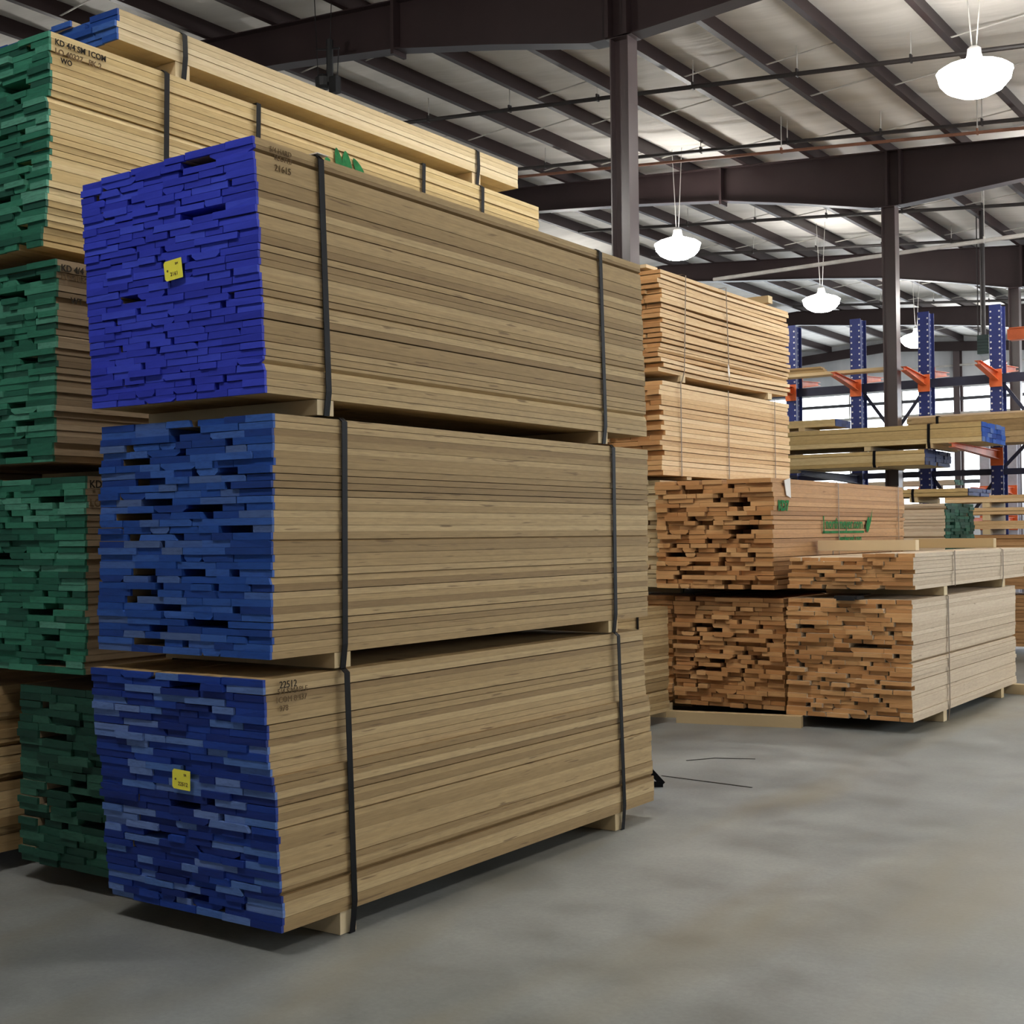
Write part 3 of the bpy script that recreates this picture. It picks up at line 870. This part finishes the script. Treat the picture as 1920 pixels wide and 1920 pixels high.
UX = [-9.34, -8.28, -7.21, -6.15, -5.10, -4.04]
arms = [(x, 3.82, 0.95, 0.07) for x in UX] + [(x, 3.95, -0.9, 0.05) for x in UX]
arms += [(x, 2.37, 2.25, 0.0, 'rack_dark') for x in UX[:3]] + [(x, 2.665, 2.25, 0.0) for x in UX[4:]]
ties = [(UX[k], UX[k + 1], 3.74, 0.13) for k in range(5)] + [(UX[k], UX[k + 1], 2.36, 0.09) for k in range(5)] + [(UX[k], UX[k + 1], 0.9, 0.09) for k in range(5)]
braces = [(-7.17, 3.68, -6.68, 3.0), (-6.19, 3.68, -6.68, 3.0), (-5.06, 3.68, -4.57, 3.0), (-4.08, 3.68, -4.57, 3.0), (-8.32, 3.68, -8.81, 3.0), (-9.3, 3.68, -8.81, 3.0),
          (-6.11, 2.32, -5.62, 1.6), (-5.14, 2.32, -5.62, 1.6), (-5.06, 2.42, -4.5, 3.0)]
rack(20.1, UX, 4.81, 'rack_blue', 'tall blue cantilever storage rack with orange arms', arms, ties, braces)
rack(24.4, [-7.52, -6.42, -5.95, -4.9], 3.1, 'rack_grey', 'pale grey storage rack behind the blue one', [(x, 2.25, 0.9, 0.0) for x in (-7.52, -6.42, -5.95, -4.9)] + [(x, 1.72, 0.9, 0.0) for x in (-7.52, -6.42, -5.95, -4.9)], [], [], holes=False)

kr = dict(wmin=0.12, wmax=0.26, jit=0.006, deep=0.0, pgap=0.2, smat='strap', sw=0.04, sidejit=0.008, rz=math.pi / 2)
bundle('long bundle with a royal blue end on the rack, higher of the two', 1.16, 4.6, 0.26, 4, 'maple_yellow', 'blue_mixed', (-4.72, 18.36, 2.605), bh=0.065, straps=(0.70,), bolsters=(0.70, 1.55, 3.6), seed=91, **kr)
bundle('long bundle with a near-black navy end on the rack, lower of the two', 1.16, 3.9, 0.21, 4, 'maple_yellow', 'navy_end', (-5.47, 18.36, 2.375), bh=0.015, straps=(0.70,), bolsters=(0.70, 2.9), seed=92, **kr)
bundle('small bundle with a dark end on top of the long blue-ended one', 0.6, 1.9, 0.10, 2, 'maple_yellow', 'navy_end', (-6.75, 18.15, 2.935), bh=0.05, straps=(), bolsters=(0.5, 1.4), seed=93, **kr)
bundle('long tan bundle behind the middle column on the rack arms', 0.62, 3.2, 0.42, 5, 'maple', 'maple_grey', (-3.0, 19.58, 2.672), bh=0.06, straps=(2.75, 1.5), bolsters=(0.6, 1.4, 2.6), seed=94, **kr)
tag(MB().box(-1.62, 1.62, -0.12, 0.12, 0, 0.025).put('rack_plank', M['birch'], None, (-4.62, 19.55, 3.162)), 'pale grey plank on top of the tan rack bundle', 'plank')
tag(MB().box(-1.15, 1.15, -0.13, 0.13, 0, 0.045).put('rack_plank', M['pine'], None, (-7.62, 19.35, 3.885)), 'pale plank on the upper orange rack arms', 'plank')
tag(MB().box(-0.5, 0.5, -0.11, 0.11, 0, 0.03).box(-0.46, 0.47, -0.10, 0.10, 0.032, 0.06).box(-0.52, 0.44, -0.11, 0.09, 0.062, 0.09).put('rack_boards', M['maple'], None, (-7.95, 19.35, 3.932), (0, 0, 0.06)), 'few short boards stacked on the upper rack plank', 'boards')
# far rack contents
bundle('thin plank bundle with a dark green end on the grey rack', 0.5, 2.2, 0.09, 2, 'birch', 'green_dark_shaded', (-6.72, 23.75, 2.255), bh=0.05, bolsters=(0.4, 1.6), straps=(), seed=95, **kr)
bundle('pale plank bundle low on the grey rack, greyish end', 0.5, 2.4, 0.09, 2, 'birch', 'maple_grey', (-6.95, 23.75, 1.725), bh=0.05, bolsters=(0.4, 1.6), straps=(), seed=96, **kr)

# stack behind the middle orange stack
ki = dict(wmin=0.12, wmax=0.24, jit=0.006, rz=math.pi / 2, pgap=0.2, deep=0.02, sidejit=0.006)
bundle('upper pale bundle with dark green ends right of the stencilled bundle', 1.12, 2.4, 0.785, 22, 'birch', 'green_dark_shaded', (-4.40, 15.57, 0.962), bh=0.065, straps=(0.5, 1.9), bolsters=(0.5, 1.9), seed=97, **ki)
bundle('lower green-ended bundle hidden under the pale one', 1.12, 2.4, 0.86, 22, 'birch', 'green_dark_shaded', (-4.40, 15.57, 0.0), bh=0.09, straps=(0.5, 1.9), bolsters=(0.5, 1.9), seed=98, **ki)
bundle('flat bundle with navy end lying on the green-ended one', 0.88, 2.3, 0.085, 2, 'maple_yellow', 'navy_end', (-4.15, 15.46, 1.824), bh=0.065, straps=(0.62,), bolsters=(0.62, 1.8), seed=99, **ki)
# rows of long thin bundles at the right edge
zz = 0.0
for k, (h, nl, b, lab, sd) in enumerate([(0.62, 14, 0.09, 'lowest bundle of the long stack at the right edge', 'alder_brown'), (0.66, 15, 0.07, 'dark brown bundle under the thin bundles at the right edge', 'alder_brown'),
                                         (0.10, 2, 0.07, 'lowest of three thin tan bundles at the right edge', 'alder_side'), (0.085, 2, 0.075, 'middle of three thin tan bundles at the right edge', 'alder_side'), (0.085, 2, 0.065, 'uppermost of three thin tan bundles at the right edge', 'alder_side')]):
    bundle(lab, 0.75, 3.2, h, nl, sd, 'alder_end', (-1.7, 17.05, zz), bh=b, bolsters=(0.5, 1.6, 2.7), straps=(), seed=100 + k, group='long stack at the right edge', **ki)
    zz += h + b + 0.002
bundle('green-ended bundle at the right edge behind the right stack', 0.9, 2.0, 0.82, 22, 'maple_grey', 'green', (-2.55, 14.3, 0.0), bh=0.09, straps=(0.5,), bolsters=(0.5, 1.5), seed=110, wmin=0.12, wmax=0.24)

# ---------------------------------------------------------------- hanging equipment
h = tag(empty('unit_heater', (-6.3, 24.0, 4.6)), 'dark green unit heater hanging beside the right rack upright', 'heater')
MB().box(-0.10, 0.10, -0.15, 0.15, 0.0, 0.34).put('heater_body', M['heater'], h)
for k in range(5):
    MB().box(-0.095, 0.095, -0.165, -0.15, 0.04 + 0.055 * k, 0.065 + 0.055 * k).put('louver', M['heater'], h)
MB().bar((-0.03, 0, 0.34), (-0.03, 0, roof(-6.3) - 4.6 + 0.1), 0.09, sides=10).put('flue', M['pipe'], h)
MB().bar((-0.12, 0, 0.3), (-0.12, 0, roof(-6.3) - 4.6 + 0.1), 0.02, sides=6).put('hanger_rod', M['pipe'], h)
h = tag(empty('electric_cluster', (-9.75, 10.72, 6.4)), 'black hanging fixture under the nearest beam above the yellow bundle', 'fixture')  # black electric cluster with a junction box
MB().lathe([(0.05, 0.0), (0.09, 0.02), (0.10, 0.11), (0.06, 0.15)], 14).put('junction_pot', M['black'], h, (-0.06, 0, 0.0))
MB().bar((0.03, 0, 0.05), (0.03, 0, 0.52), 0.075, sides=8).put('stem', M['black'], h)
MB().bar((0.0, 0, 0.42), (-0.17, 0, 0.46), 0.02, sides=6).put('side_arm', M['black'], h)
MB().bar((0.05, 0, 0.42), (0.17, 0, 0.40), 0.02, sides=6).put('side_arm', M['black'], h)
MB().box(0.05, 0.15, -0.04, 0.04, -0.08, 0.10).put('control_box', M['black'], h)
MB().bar((0.16, 0, 0.42), (0.13, 0, -0.05), 0.012, sides=6).put('cable', M['black'], h)
MB().bar((-0.17, -0.02, 1.0), (-0.14, 0, 0.1), 0.010, sides=6).put('cable', M['black'], h)
MB().bar((0.08, -0.02, 1.0), (0.02, 0, 0.1), 0.010, sides=6).put('cable', M['black'], h)
# red beam of a jib at the right edge
r = tag(empty('jib_crane', (-5.2, 24.2, 0)), 'red steel jib arm reaching in at the right edge', 'crane')
MB().box(-0.76, 1.2, -0.05, 0.05, 4.86, 5.04).box(-0.72, 1.2, -0.09, 0.09, 5.04, 5.06).box(-0.72, 1.2, -0.09, 0.09, 4.84, 4.86).put('jib_arm', M['rack_orange'], r)
MB().bar((1.0, 0, 0), (1.0, 0, 5.3), 0.2, sides=12).put('mast', M['rack_orange'], r)
MB().bar((0.9, 0, 4.3), (-0.1, 0, 4.84), 0.06).put('knee_brace', M['rack_orange'], r)
